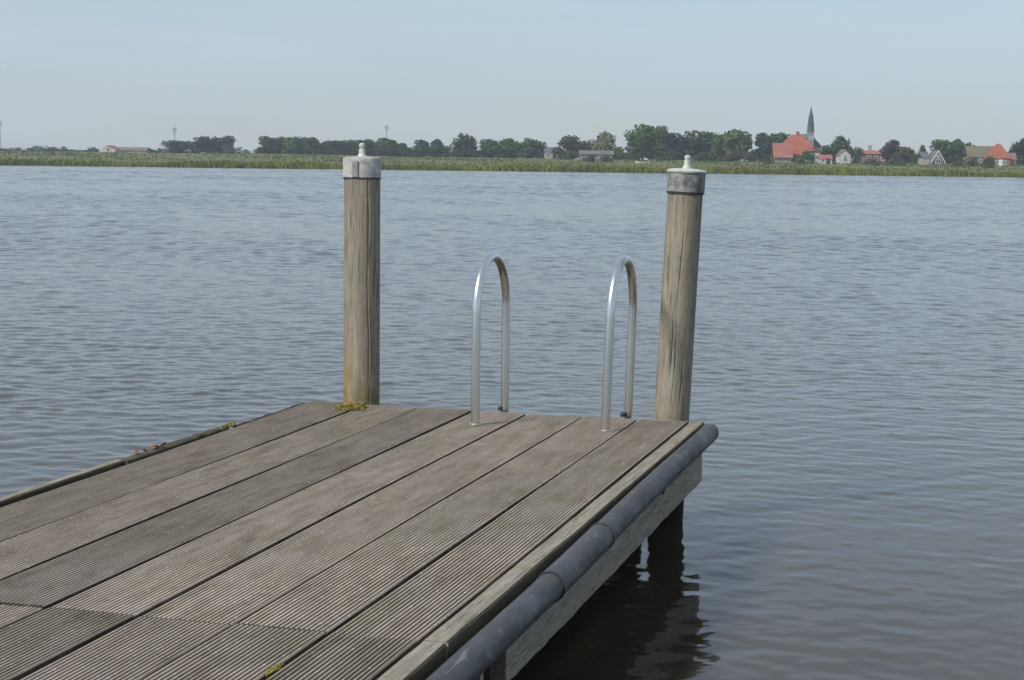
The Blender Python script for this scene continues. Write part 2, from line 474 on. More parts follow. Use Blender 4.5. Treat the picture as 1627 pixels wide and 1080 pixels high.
tag(blades('reed_bed', np.c_[rx, ry, rz], hh, RNG.uniform(.14, .34, N), .2, M['reed'], tint), 'olive green reed bed along the far waterline', 'reeds', kind='stuff')
N = 22000
rx = RNG.uniform(-190, 190, N); ry = RNG.uniform(345, 410, N)
rz = np.interp(ry, GY, GZ) + np.where(rx < -10, .35, 0) * np.clip((ry - 380) / 30, 0, 1) * np.clip((-10 - rx) / 40, 0, 1) - .05
tint = np.clip(lowfreq(rx, .07, .4) + RNG.uniform(-.35, .35, N), 0, 1)
tag(blades('meadow_grass', np.c_[rx, ry, rz], RNG.uniform(.15, .45, N), RNG.uniform(.2, .5, N), .35, M['grass'], tint), 'pale rough grass on the bank behind the reeds', 'grass', kind='stuff')

# ------------------------------------------------------------------ trees
M['bark'] = mat_plain('bark', (.07, .055, .042), .9, .35, 6)
LEAF = {
    'dark': mat_leaf('leaf_dark', (.016, .034, .012), (.062, .105, .032)),
    'blue': mat_leaf('leaf_bluish', (.014, .032, .024), (.048, .092, .056)),
    'mid': mat_leaf('leaf_mid', (.022, .052, .009), (.095, .165, .030)),
    'light': mat_leaf('leaf_light', (.042, .072, .020), (.118, .165, .055)),
    'olive': mat_leaf('leaf_olive', (.045, .05, .022), (.11, .112, .055)),
    'copper': mat_leaf('leaf_copper', (.045, .038, .030), (.115, .095, .078)),
    'pale': mat_leaf('leaf_pale', (.09, .105, .05), (.21, .22, .12)),
}


def crown_mesh(name, kind, seed, nq=1500):
    r = np.random.default_rng(seed)
    # lobes in a unit tree: width 1 (x,y in -.5...5), height 0..1
    L = []
    if kind == 'round':
        zc, n0 = .50, 20
        for i in range(n0):
            th = r.uniform(0, 2 * math.pi); ph = math.acos(r.uniform(-1, 1)); q = r.uniform(.55, 1)
            L.append((.30 * q * math.sin(ph) * math.cos(th), .30 * q * math.sin(ph) * math.sin(th), zc + (.30 if math.cos(ph) > 0 else .36) * q * math.cos(ph), r.uniform(.13, .21)))
    elif kind == 'oval':
        for i in range(22):
            z = r.uniform(.12, .86); e = math.sqrt(max(.05, 1 - ((z - .46) / .50) ** 2)); th = r.uniform(0, 2 * math.pi)
            q = r.uniform(.1, 1) * e * .30
            L.append((q * math.cos(th), q * math.sin(th), z, r.uniform(.12, .19) * (.6 + .4 * e)))
        L.append((0, 0, .9, .10))
    elif kind == 'column':
        for i in range(15):
            z = .08 + .84 * i / 14; e = (1 - ((z - .42) / .66) ** 2); th = r.uniform(0, 2 * math.pi)
            q = r.uniform(.0, .24) * e
            L.append((q * math.cos(th), q * math.sin(th), z, .10 + .16 * e * r.uniform(.7, 1)))
    elif kind == 'multi':          # uneven crown of several heads
        for hx, hz, hr in ((-.22, .60, .22), (.05, .74, .24), (.26, .55, .20), (-.05, .42, .26), (.15, .36, .22), (-.28, .36, .2), (-.2, .2, .2), (.1, .17, .2), (.28, .22, .18)):
            for i in range(4):
                d = r.normal(0, 1, 3); d /= np.linalg.norm(d)
                L.append((hx + d[0] * hr * .5, d[1] * .22, hz + d[2] * hr * .45, hr * r.uniform(.5, .75)))
    else:                          # bush, foliage to the ground
        for i in range(14):
            th = r.uniform(0, 2 * math.pi); q = r.uniform(0, .36); z = r.uniform(.12, .72) * (1 - q * .8)
            L.append((q * math.cos(th), q * math.sin(th), z, r.uniform(.14, .24)))
    L = np.array(L); p = L[:, 3] ** 2; p /= p.sum()
    idx = r.choice(len(L), nq, p=p)
    d = r.normal(0, 1, (nq, 3)); d /= np.linalg.norm(d, axis=1)[:, None]
    rad = L[idx, 3] * np.where(r.random(nq) < .75, r.uniform(.78, 1.08, nq), r.uniform(.2, .8, nq))
    rad = np.where(r.random(nq) < .05, L[idx, 3] * r.uniform(1.08, 1.3, nq), rad)
    c = L[idx, :3] + d * rad[:, None]
    c[:, 2] = np.maximum(c[:, 2], .02)
    nrm = d + r.normal(0, .55, (nq, 3)); nrm /= np.linalg.norm(nrm, axis=1)[:, None]
    t = np.cross(nrm, r.normal(0, 1, (nq, 3))); t /= np.linalg.norm(t, axis=1)[:, None]
    b = np.cross(nrm, t)
    sz = r.uniform(.022, .058, nq)[:, None]
    V = np.stack([c - t * sz, c + b * sz * .75 - nrm * sz * .3, c + t * sz, c - b * sz * .75 - nrm * sz * .2], 1)
    # squeeze to the unit box
    mx = V.reshape(-1, 3); top = np.quantile(mx[:, 2], .998); V[:, :, 2] *= 1 / top
    wid = max(np.quantile(np.abs(mx[:, 0]), .99), .1); V[:, :, :2] *= .5 / wid
    me = bpy.data.meshes.new(name)
    me.from_pydata(V.reshape(-1, 3).tolist(), [], (np.arange(nq)[:, None] * 4 + np.arange(4)).tolist())
    tl = r.random(len(L))[idx]
    tint = np.clip(.2 + .5 * tl + r.uniform(-.25, .25, nq), 0, 1)
    a = me.color_attributes.new('tint', 'FLOAT_COLOR', 'POINT')
    tt = np.repeat(tint, 4); a.data.foreach_set('color', np.c_[tt, tt, tt, np.ones_like(tt)].astype(np.float32).ravel())
    me.materials.append(LEAF['mid'])
    return me


def trunk_mesh(name, seed):
    r = random.Random(seed); m = MB()
    m.tube([(0, 0, -.03), (.01, 0, .15), (-.01, .01, .35), (0, 0, .62)], [.04, .03, .024, .01], 7)
    for i in range(4):
        a = r.uniform(0, 6.28); z = r.uniform(.2, .42)
        m.tube([(0, 0, z), (.12 * math.cos(a), .12 * math.sin(a), z + .13), (.24 * math.cos(a), .24 * math.sin(a), z + .3)], [.018, .012, .004], 5)
    me = bpy.data.meshes.new(name); me.from_pydata([tuple(v) for v in m.v], [], m.f); me.materials.append(M['bark'])
    return me

CROWNS = {k: [crown_mesh(k + '_crown', k, 11 * i + s, 2600 if k != 'bush' else 1100) for i in range(3)] for k, s in (('round', 1), ('oval', 2), ('column', 3), ('multi', 4), ('bush', 5))}
TRUNKS = [trunk_mesh('tree_trunk', i) for i in range(3)]
_n = [0]


def tree(x0, x1, ytop, D, kind, leaf, label, group=None, cat='tree', name='tree', ybase=None):
    _n[0] += 1; i = _n[0]
    xc = (x0 + x1) / 2
    p = at(xc, ytop, D)
    zb = ground(D, p.x) - .1
    if ybase is not None: zb = at(xc, ybase, D).z
    h = p.z - zb; wd = (x1 - x0) * D / FPX
    t = empty(name, (p.x, D, zb), random.uniform(0, 6.28))
    c = bpy.data.objects.new('crown', CROWNS[kind][i % 3]); COL.objects.link(c); c.parent = t
    c.scale = (wd, wd, h)
    c.material_slots[0].link = 'OBJECT'; c.material_slots[0].material = LEAF[leaf]
    if kind != 'bush':
        k = bpy.data.objects.new('trunk', TRUNKS[i % 3]); COL.objects.link(k); k.parent = t
        q = min(wd, h); k.scale = (q, q, h)
    tag(t, label, cat, group)
    return t

# distant hedge at the far left
for j, (a, b, y) in enumerate(((-14, 20, 235), (12, 44, 234), (36, 78, 231), (70, 96, 233), (90, 112, 232))):
    tree(a, b, y, 640 + 15 * j, 'bush', 'blue', 'low distant hedge bush on the horizon left of the pale gabled cottage', 'distant hedge bushes at the far left', 'bush', 'bush')
for j, (a, b, y) in enumerate(((-20, 30, 237), (20, 66, 238), (55, 100, 236), (94, 140, 237), (120, 158, 238), (186, 232, 239), (222, 270, 238), (262, 330, 240), (318, 392, 240))):
    tree(a - 6, b + 6, y, 545 + (j % 3) * 8, 'bush', ('dark', 'mid', 'blue')[j % 3], 'dark green bush of the low hedge running along the far left horizon', 'low hedge along the far left horizon', 'bush', 'bush')
tree(140, 160, 233, 535, 'bush', 'dark', 'low dark bush touching the left side of the pale gabled cottage', None, 'bush', 'bush')
for a, b, y in ((228, 248, 236), (242, 268, 235)):
    tree(a, b, y, 560, 'bush', 'dark', 'low dark bush between the long red barn and the dark left tree clump', 'bushes right of the long red barn', 'bush', 'bush')
tree(262, 309, 223, 540, 'round', 'blue', 'small round dark tree beneath the mast, left of the broad dome shaped trees')
tree(303, 350, 217, 520, 'multi', 'blue', 'left half of the broad dark dome of trees standing alone at left')
tree(332, 372, 216, 525, 'round', 'blue', 'tallest middle tree of the broad dark dome standing alone at left')
tree(352, 384, 228, 515, 'bush', 'olive', 'lower greyish tree sloping down at the right end of the dark dome', None, 'tree')
for a, b in ((380, 399), (395, 418)):
    tree(a, b, 237, 900, 'bush', 'blue', 'very low far off bush in the open gap before the long tree row', 'far bushes in the gap before the row', 'bush', 'bush')
row = ((412, 432, 217), (424, 444, 218), (436, 456, 214), (450, 470, 218), (462, 480, 215), (472, 492, 219), (484, 508, 217), (500, 518, 224), (510, 530, 223),
       (522, 544, 221), (534, 554, 224), (546, 568, 221), (562, 582, 219), (574, 596, 221), (588, 606, 223), (600, 622, 220), (612, 634, 221), (626, 650, 224))
for j, (a, b, y) in enumerate(row):
    tree(a - 4, b + 4, y - 1 + (j * 7 % 5), 500 + (j % 3) * 7, 'column' if j % 3 else 'oval', ('dark', 'blue', 'dark', 'mid')[j % 4], 'dark green tree in the long close planted row behind the left mooring post', 'close planted tree row behind the left post')
for a, b, y, lb in ((655, 684, 222, 'left one of two slim trees between the gaps right of the long row'), (680, 708, 221, 'right one of two slim trees between the gaps right of the long row')):
    tree(a, b, y, 490, 'oval', 'blue', lb)
tree(712, 768, 213, 470, 'multi', 'dark', 'broad dark dome topped tree right of the two slim trees')
tree(758, 796, 221, 475, 'oval', 'dark', 'first of three flat topped green trees right of the broad dark dome')
tree(788, 832, 220, 470, 'oval', 'mid', 'middle of three flat topped green trees right of the broad dark dome')
tree(824, 872, 220, 465, 'multi', 'dark', 'last of three flat topped green trees, beside the small slate roofed house')
tree(882, 938, 216, 450, 'multi', 'olive', 'greyish green tree with a peaked top right of the small slate roofed house')
tree(930, 962, 222, 455, 'round', 'copper', 'grey brown tree rising behind the low grey barn')
tree(942, 980, 210, 448, 'oval', 'pale', 'pale feathery tree right behind the low grey barn')
tree(968, 1004, 235, 430, 'bush', 'mid', 'low green bush filling the gap left of the biggest tree', None, 'bush', 'bush')
tree(996, 1048, 198, 432, 'multi', 'mid', 'biggest bright green tree on the shore, left of the right mooring post')
tree(1014, 1062, 201, 428, 'round', 'mid', 'bright green tree forming the right shoulder of the biggest tree')
tree(1050, 1088, 211, 436, 'oval', 'blue', 'dark bluish tree right behind the cap of the right mooring post')
tree(1076, 1144, 208, 440, 'multi', 'dark', 'wide dark tree just right of the right mooring post cap')
tree(1130, 1170, 210, 436, 'round', 'mid', 'green tree between the wide dark tree and the light tree')
tree(1150, 1192, 206, 430, 'round', 'light', 'light green tree with a ragged right edge, left of the village gap')
for a, b, y, D, lf, lb in ((996, 1030, 243, 415, 'dark', 'dark undergrowth bush at the foot of the biggest tree'), (1040, 1078, 241, 415, 'dark', 'dark undergrowth bush left of the right mooring post cap'),
                           (1096, 1140, 240, 415, 'dark', 'dark undergrowth bush below the wide dark tree'), (1140, 1196, 241, 415, 'olive', 'olive undergrowth bush below the light green tree'),
                           (716, 772, 240, 440, 'dark', 'dark bush at the foot of the broad dome topped tree'), (880, 922, 240, 430, 'mid', 'green bush in front of the peaked greyish tree'),
                           (1186, 1208, 237, 440, 'dark', 'small dark bush in the gap between the light tree and the village')):
    tree(a, b, y, D, 'bush', lf, lb, None, 'bush', 'bush')
tree(1198, 1232, 211, 430, 'oval', 'blue', 'bluish dark tree left of the big red farmhouse roof')
tree(1218, 1254, 211, 436, 'round', 'dark', 'dark green tree touching the left slope of the big red roof')
tree(1268, 1294, 239, 400, 'bush', 'mid', 'small green tree standing in front of the big red farmhouse', None, 'tree')
tree(1306, 1340, 228, 412, 'oval', 'dark', 'dark green tree right of the big red farmhouse')
tree(1318, 1354, 216, 420, 'oval', 'light', 'tall grey green tree behind the narrow white gable')
tree(1350, 1376, 233, 415, 'bush', 'dark', 'square dark clipped tree right of the narrow white gable', None, 'tree')
tree(1402, 1432, 222, 415, 'oval', 'copper', 'purplish brown leaved tree right of the pink roofed house')
tree(1426, 1452, 233, 412, 'round', 'olive', 'lower grey green tree joined to the purplish brown one')
tree(1444, 1462, 243, 410, 'bush', 'mid', 'low green bush left of the slim pointed tree', None, 'bush', 'bush')
tree(1458, 1474, 230, 408, 'column', 'mid', 'slim pointed green tree left of the slate roofed gable house')
tree(1484, 1524, 222, 418, 'round', 'mid', 'full green tree rising right behind the slate roofed gable house')
tree(1508, 1538, 221, 422, 'oval', 'mid', 'green tree joining the full tree on its right')
tree(1532, 1550, 227, 415, 'oval', 'dark', 'narrow dark tree at the left end of the thatched barn')
tree(1560, 1582, 247, 392, 'bush', 'dark', 'dark garden bush in front of the thatched barn', None, 'bush', 'bush')
tree(1606, 1650, 220, 410, 'oval', 'blue', 'dark bluish tree at the right edge of the photo')
hedge = ((926, 950, 244, 'dark garden bush in front of the left half of the low grey barn'), (952, 978, 246, 'green garden bush in front of the right end of the low grey barn'), (1206, 1232, 247, 'green garden bush at the left foot of the big red farmhouse'), (1372, 1402, 251, 'low garden bush in front of the pink roofed house'), (1404, 1446, 249, 'low hedge bush below the purplish brown tree'),
         (1500, 1534, 246, 'brownish hedge bush right of the white trimmed gable'), (1532, 1562, 249, 'low hedge bush left of the dark garden bush before the thatched barn'))
for a, b, y, lb in hedge:
    tree(a, b, y, 398, 'bush', 'olive', lb, None, 'bush', 'bush')

for j, (a, b, y) in enumerate(((552, 592, 231), (604, 644, 232), (640, 672, 233), (664, 700, 230), (692, 724, 231), (752, 792, 228), (780, 815, 229), (806, 842, 228), (836, 874, 231), (880, 910, 236),
                               (955, 1000, 232), (1052, 1090, 224), (1064, 1106, 222), (1120, 1160, 224), (1180, 1222, 238), (1296, 1330, 240), (1436, 1470, 246), (1520, 1552, 236))):
    tree(a - 6, b + 6, y, 515 + (j % 4) * 6, 'bush', ('blue', 'dark', 'mid')[j % 3], 'hazy low tree filling a gap behind the taller shore trees', 'background trees behind the shore trees', 'tree')

# ------------------------------------------------------------------ buildings
def tiles(name, a, b):
    k = NT(name); v = k.coord()
    c = k.mix(k.ramp(k.noise(v, .9, 5, .7), [(.35, 0.0), (.65, 1.0)]), a, b)
    c = k.mix(k.ramp(k.noise(v, 5, 4), [(.5, 0.0), (.7, .4)]), c, tuple(q * .5 for q in a))
    wv = k.n('ShaderNodeTexWave'); wv.bands_direction = 'Z'; wv.inputs['Scale'].default_value = 1.6; k.l(v, wv.inputs['Vector'])
    k.bump(wv.outputs['Fac'], .4, .05)
    return k.fin(c, .8)
M['red_tile'] = tiles('red_roof_tile', (.255, .062, .034), (.37, .118, .06))
M['pink_tile'] = tiles('faded_roof_tile', (.27, .085, .065), (.36, .14, .105))
M['brown_tile'] = tiles('brown_roof_tile', (.15, .095, .085), (.23, .15, .13))
M['spire'] = tiles('spire_slate', (.032, .045, .055), (.065, .085, .10))
M['slate'] = tiles('slate', (.06, .075, .095), (.12, .14, .17))
M['thatch'] = tiles('thatch', (.11, .095, .06), (.19, .165, .11))
M['grey_roof'] = tiles('grey_roof', (.10, .095, .09), (.18, .17, .16))
M['brick'] = mat_plain('brick_wall', (.24, .13, .09), .9, .3, 2)
M['white_wall'] = mat_plain('white_wall', (.47, .46, .43), .8, .12, 1)
M['cream_wall'] = mat_plain('cream_wall', (.36, .33, .27), .8, .15, 1)
M['trim'] = mat_plain('white_trim', (.74, .74, .72), .6, .06, 2)
M['green_door'] = mat_plain('green_door', (.03, .14, .09), .6, .15, 2)
k_ = NT('window_glass'); M['glass'] = k_.fin((.03, .035, .04), .12)
M['stone'] = mat_plain('grey_tower', (.20, .21, .22), .8, .2, 1)


def hip_roof(m, x0, x1, y0, y1, z0, z1, ridge, ov=.35):
    """pyramid / hipped roof: ridge = half length of the ridge along x"""
    cx, cy = (x0 + x1) / 2, (y0 + y1) / 2
    a, b, c, d = x0 - ov, x1 + ov, y0 - ov, y1 + ov
    v = [(a, c, z0), (b, c, z0), (b, d, z0), (a, d, z0), (cx - ridge, cy, z1), (cx + ridge, cy, z1)]
    m.add(v, [(0, 1, 5, 4), (1, 2, 5), (2, 3, 4, 5), (3, 0, 4), (3, 2, 1, 0)])


def gable_roof(m, x0, x1, y0, y1, z0, z1, axis='x', ov=.35, th=.22):
    """closed prism roof with thickness below; ridge along axis"""
    if axis == 'x':
        cy = (y0 + y1) / 2
        v = [(x, y, z) for x in (x0 - ov, x1 + ov) for (y, z) in ((y0 - ov, z0 - .1), (cy, z1), (y1 + ov, z0 - .1), (cy, z1 - th * 1.6), )]
    else:
        cx = (x0 + x1) / 2
        v = [(x, y, z) for y in (y0 - ov, y1 + ov) for (x, z) in ((x0 - ov, z0 - .1), (cx, z1), (x1 + ov, z0 - .1), (cx, z1 - th * 1.6), )]
    m.add(v, [(0, 1, 5, 4), (1, 2, 6, 5), (2, 3, 7, 6), (3, 0, 4, 7), (0, 3, 2, 1), (4, 5, 6, 7)])


def gable_wall(m, x0, x1, y0, y1, z0, ze, zr, axis='x'):
    if axis == 'x':
        cy = (y0 + y1) / 2
        v = [(x, y, z) for x in (x0, x1) for (y, z) in ((y0, z0), (y1, z0), (y1, ze), (cy, zr - .42), (y0, ze))]
    else:
        cx = (x0 + x1) / 2
        v = [(x, y, z) for y in (y0, y1) for (x, z) in ((x0, z0), (x1, z0), (x1, ze), (cx, zr - .42), (x0, ze))]
    m.add(v, [(0, 1, 2, 3, 4), (9, 8, 7, 6, 5), (0, 5, 6, 1), (1, 6, 7, 2), (2, 7, 8, 3), (3, 8, 9, 4), (4, 9, 5, 0)])


def window(parent, x, y, z, w_=1.0, h_=1.3):
    f = MB()
    for a, b, c, d in ((-w_ / 2 - .1, -w_ / 2, -h_ / 2 - .1, h_ / 2 + .1), (w_ / 2, w_ / 2 + .1, -h_ / 2 - .1, h_ / 2 + .1), (-w_ / 2, w_ / 2, h_ / 2, h_ / 2 + .1), (-w_ / 2, w_ / 2, -h_ / 2 - .1, -h_ / 2), (-.04, .04, -h_ / 2, h_ / 2)):
        f.box(x + a, x + b, y - .09, y + .02, z + c, z + d)
    o = f.build('window', M['trim'], parent)
    MB().box(x - w_ / 2 + .002, x + w_ / 2 - .002, y - .045, y + .01, z - h_ / 2 + .002, z + h_ / 2 - .002).build('pane', M['glass'], o)


def door(parent, x, y, z, w_=1.1, h_=2.1, mat='green_door'):
    o = MB().box(x - w_ / 2, x + w_ / 2, y - .07, y + .02, z, z + h_).build('door', M[mat], parent)
    MB().box(x + w_ * .3, x + w_ * .3 + .08, y - .12, y - .072, z + 1, z + 1.06).build('handle', M['trim'], o)


def chimney(parent, x, y, z0, z1, mat='brick'):
    m = MB().box(x - .35, x + .35, y - .35, y + .35, z0, z1)
    m.box(x - .42, x + .42, y - .42, y + .42, z1 + .002, z1 + .15)
    m.build('chimney', M[mat], parent)


def site(px, D):
    p = at(px, 250, D); return p.x, ground(D, p.x)

def wpx(n, D): return n * D / FPX

# big red pyramid-roofed farmhouse (px 1225..1310, apex y 213)
D = 424; X, G = site(1270, D)
t = empty('farmhouse', (X, D, G - .1)); tag(t, 'big farmhouse with steep red pyramid roof in front of the church spire', 'farmhouse')
wd = wpx(66, D) / 2; top = at(1276, 213, D + wd).z - G
MB().box(-wd, wd, 0, 2 * wd, 0, 1.85).build('wall', M['brick'], t)
r_ = MB(); hip_roof(r_, -wd, wd, 0, 2 * wd, 1.75, top, 1.3, .5); rf = r_.build('roof', M['red_tile'], t)
chimney(rf, .3, wd, top - .5, top + .6)
fr = MB(); a0, a1 = -wd - wpx(12, D), -wd + wpx(20, D)      # lower front wing on the left
MB().box(a0 + .4, a1 - .4, -3.2, -.004, 0, 1.2).build('wing', M['cream_wall'], t)
gable_roof(fr, a0 + .4, a1 - .4, -3.4, 0.3, 1.25, 4.7, 'x', .35); fr.build('wing_roof', M['pink_tile'], t)
MB().box(wd - 4.0, wd - .3, -1.6, -.004, 0, 2.4).build('porch', M['white_wall'], t)
pr = MB(); gable_roof(pr, wd - 4.0, wd - .3, -1.6, .0, 2.5, 4.0, 'y', .3); pr.build('porch_roof', M['red_tile'], t)
for x in (-wd + 5.0, -wd + 6.6, .4): window(t, x, -.004, .95, .9, 1.0)
for x in (a0 + 1.6, a0 + 3.4): window(t, x, -3.204, .68, .8, .7)
door(t, wd - 2.1, -1.604, .1); window(t, wd - 3.3, -1.604, 1.45, .7, 1.1)

# church behind it
D = 600; X, G = site(1287.5, D)
t = empty('church', (X, D, G - .1)); tag(t, 'village church with slim dark slate spire rising behind the red roof', 'church')
s = D / FPX
ztop = at(1285, 168, D).z - G; zb = at(1287, 208, D).z - G; zw = at(1287, 226, D).z - G
hw = 4.8 * s
MB().box(-4.2, 4.2, 2 * hw + .004, 22, 0, 5.6).build('nave', M['brick'], t)
nr = MB(); gable_roof(nr, -4.2, 4.2, 2 * hw + .1, 22, 5.6, 10.3, 'y', .3); nr.build('roof', M['slate'], t)
MB().box(-hw, hw, 0, 2 * hw, 0, zb).build('tower', M['stone'], t)
sp = MB()
prof = [(hw * 1.3, zb), (hw * 1.15, zb + .8), (hw * 1.05, zb + 2.2), (hw * 1.12, zb + 2.3), (hw * .92, zb + 3.4), (hw * .74, zb + 5.2), (hw * .46, ztop - 2.2), (.06, ztop - .3)]
sp.lathe([(a, z) for a, z in prof], 8, 0, (0, hw, 0)); o = sp.build('spire', M['spire'], t)
MB().tube([(0, hw, ztop - 1.2), (0, hw, ztop)], .06, 6).tube([(-.35, hw, ztop - .4), (.35, hw, ztop - .4)], .05, 6).build('cross', M['dark_metal'], o)
for x in (-.5, .5): window(t, x, -.002, zb - 2.2, .35, 1.1)

# narrow white gable (1335..1350)
D = 405; X, G = site(1343, D)
t = empty('house', (X, D, G - .1)); tag(t, 'narrow white gabled house front peeping between two dark trees', 'house')
hw = wpx(17, D) / 2; zr = at(1343, 236, D).z - G
g = MB(); gable_wall(g, -hw, hw, 0, 7, 0, zr - hw * 1.1, zr, 'y'); g.build('wall', M['white_wall'], t)
g = MB(); gable_roof(g, -hw, hw, .2, 7, zr - hw * 1.1, zr, 'y', .2); rf = g.build('roof', M['grey_roof'], t)
window(t, 0, -.004, 1.3, .8, 1.1); window(t, 0, -.004, zr - 1.6, .5, .7)
# white shed (1296..1325)
D = 399; X, G = site(1312, D)
t = empty('shed', (X, D, G - .1)); tag(t, 'low white shed at the right foot of the big red farmhouse', 'shed')
hw = wpx(20, D) / 2; zr = at(1312, 245, D).z - G
MB().box(-hw, hw, 0, 3, 0, zr - .9).build('wall', M['white_wall'], t)
g = MB(); gable_roof(g, -hw, hw, 0, 3, zr - .85, zr, 'x', .2); g.build('roof', M['pink_tile'], t)
door(t, .6, -.004, .05, .9, 1.5, 'dark_metal'); window(t, -.7, -.004, .95, .7, .6)

# pink roofed house (1373..1408)
D = 420; X, G = site(1391, D)
t = empty('house', (X, D, G - .1)); tag(t, 'house with faded pink tiled roof and pale chimney beside the purplish tree', 'house')
hw = wpx(38, D) / 2; zr = at(1391, 238, D).z - G
MB().box(-hw, hw, 0, 6, 0, 2.3).build('wall', M['brick'], t)
g = MB(); gable_roof(g, -hw, hw, 0, 6, 2.4, zr, 'x', .3); rf = g.build('roof', M['pink_tile'], t)
chimney(rf, -.9, 2.6, zr - 1.0, at(1386, 231, D).z - G, 'cream_wall')
for x in (-1.6, .2, 1.8): window(t, x, -.004, 1.35, .8, 1.0)

# slate gable house (1470..1503)
D = 402; X, G = site(1491, D)
t = empty('house', (X, D, G - .1)); tag(t, 'small grey gable house with white bargeboards and slate roof wing', 'house')
hw = wpx(21, D) / 2; zr = at(1491, 238, D).z - G
g = MB(); gable_wall(g, -hw, hw, 0, 7, 0, .9, zr, 'y'); g.build('wall', M['slate'], t)
g = MB(); gable_roof(g, -hw, hw, .15, 7, .95, zr, 'y', .15); g.build('roof', M['grey_roof'], t)
bb = MB()
for sgn in (-1, 1):
    a = Vector((sgn * (hw + .2), -.06, .75)); b = Vector((0, -.06, zr + .12)); q = Vector((0, 0, -.36))
    bb.add([a, b, b + q, a + q, a + Vector((0, .05, 0)), b + Vector((0, .05, 0)), b + q + Vector((0, .05, 0)), a + q + Vector((0, .05, 0))],
           [(0, 1, 2, 3), (7, 6, 5, 4), (0, 4, 5, 1), (1, 5, 6, 2), (2, 6, 7, 3), (3, 7, 4, 0)])
bb.build('bargeboard', M['trim'], t)
window(t, 0, -.004, .95, 1.0, .9); window(t, 0, -.004, 2.1, .5, .5)
l0 = -hw - wpx(12, D)
MB().box(l0, -hw - .004, 2.0, 6, 0, 1.7).build('wing', M['cream_wall'], t)
g = MB(); gable_roof(g, l0, -hw - .1, 2.0, 6, 1.75, zr - .35, 'x', .1); g.build('wing_roof', M['slate'], t)

# thatched barn (1540..1580) and red pyramid house (1563..1604)
D = 408; X, G = site(1562, D)
t = empty('barn', (X, D, G - .1)); tag(t, 'long low barn with brown thatched roof left of the smaller red pyramid roof', 'barn')
hw = wpx(46, D) / 2; zr = at(1562, 231, D).z - G
MB().box(-hw, hw, 0, 5, 0, 2.0).build('wall', M['cream_wall'], t)
g = MB(); gable_roof(g, -hw, hw, 0, 5, 2.0, zr, 'x', .25); g.build('roof', M['thatch'], t)
for x in (-2.2, -.6): window(t, x, -.004, 1.1, .7, .8)
door(t, 1.0, -.004, .05, 1.4, 1.8)
D = 401; X, G = site(1590, D)
t = empty('farmhouse', (X, D, G - .1)); tag(t, 'smaller farmhouse with red pyramid roof near the right edge', 'farmhouse')
hw = wpx(32, D) / 2; zr = at(1588, 228, D + hw).z - G
MB().box(-hw, hw, 0, 2 * hw, 0, 1.9).build('wall', M['brick'], t)
g = MB(); hip_roof(g, -hw, hw, 0, 2 * hw, 1.9, zr, .5, .25); rf = g.build('roof', M['red_tile'], t)
MB().box(hw + .004, hw + wpx(11, D), 1, 4, 0, 1.7).build('wing', M['brick'], t)
g = MB(); gable_roof(g, hw + .1, hw + wpx(11, D), 1, 4, 1.75, 3.3, 'x', .15); g.build('wing_roof', M['brown_tile'], t)
window(t, -.9, -.004, 1.0, .7, .9); window(t, .9, -.004, 1.0, .7, .9); door(t, 0, -.004, .05, .8, 1.7, 'trim')

# small slate house (862..886)
D = 462; X, G = site(876, D)
t = empty('house', (X, D, G - .1)); tag(t, 'small slate roofed house with a pale wall between two tree groups', 'house')
hw = wpx(22, D) / 2; zr = at(876, 233, D).z - G
MB().box(-hw, hw, 0, 6, 0, 2.1).build('wall', M['cream_wall'], t)
g = MB(); gable_roof(g, -hw, hw, 0, 6, 2.15, zr, 'x', .25); g.build('roof', M['slate'], t)
window(t, -.9, -.004, 1.25, .8, 1.0); door(t, .8, -.004, .05, .9, 1.9, 'dark_metal')

# low grey barn (918..972)
D = 425; X, G = site(948, D)
t = empty('barn', (X, D, G - .1)); tag(t, 'low grey barn with pale walls under the feathery tree', 'barn')
hw = wpx(52, D) / 2; zr = at(948, 238, D).z - G
MB().box(-hw, hw, 0, 8, 0, 1.5).build('wall', M['stone'], t)
g = MB(); gable_roof(g, -hw, hw, 0, 8, 1.5, zr, 'x', .3); g.build('roof', M['grey_roof'], t)
door(t, -1.4, -.004, .05, 1.8, 1.35, 'dark_metal'); window(t, 1.2, -.004, .8, .9, .6)

# left: pale gabled cottage (160..186) and the long barn (180..230)
D = 530; X, G = site(172, D)
t = empty('cottage', (X, D, G - .1)); tag(t, 'pale gabled cottage among the low hedges at the far left', 'cottage')
hw = wpx(22, D) / 2; zr = at(171, 230, D).z - G
g = MB(); gable_wall(g, -hw, hw, 0, 8, 0, max(1.2, zr - 1.5), zr, 'y'); g.build('wall', M['white_wall'], t)
g = MB(); gable_roof(g, -hw, hw, .2, 8, max(1.2, zr - 1.5), zr, 'y', .2); g.build('roof', M['pink_tile'], t)
window(t, 0, -.004, 1.2, .8, .9)
D = 536; X, G = site(208, D)
t = empty('barn', (X, D, G - .1)); tag(t, 'long low barn with brownish red roof right of the pale cottage', 'barn')
hw = wpx(48, D) / 2; zr = at(206, 233, D).z - G
MB().box(-hw, hw, 0, 7, 0, 1.1).build('wall', M['cream_wall'], t)
g = MB(); gable_roof(g, -hw, hw, 0, 7, 1.1, zr, 'x', .3); g.build('roof', M['brown_tile'], t)
window(t, -2.5, -.004, .6, .8, .5); window(t, 2.5, -.004, .6, .8, .5)

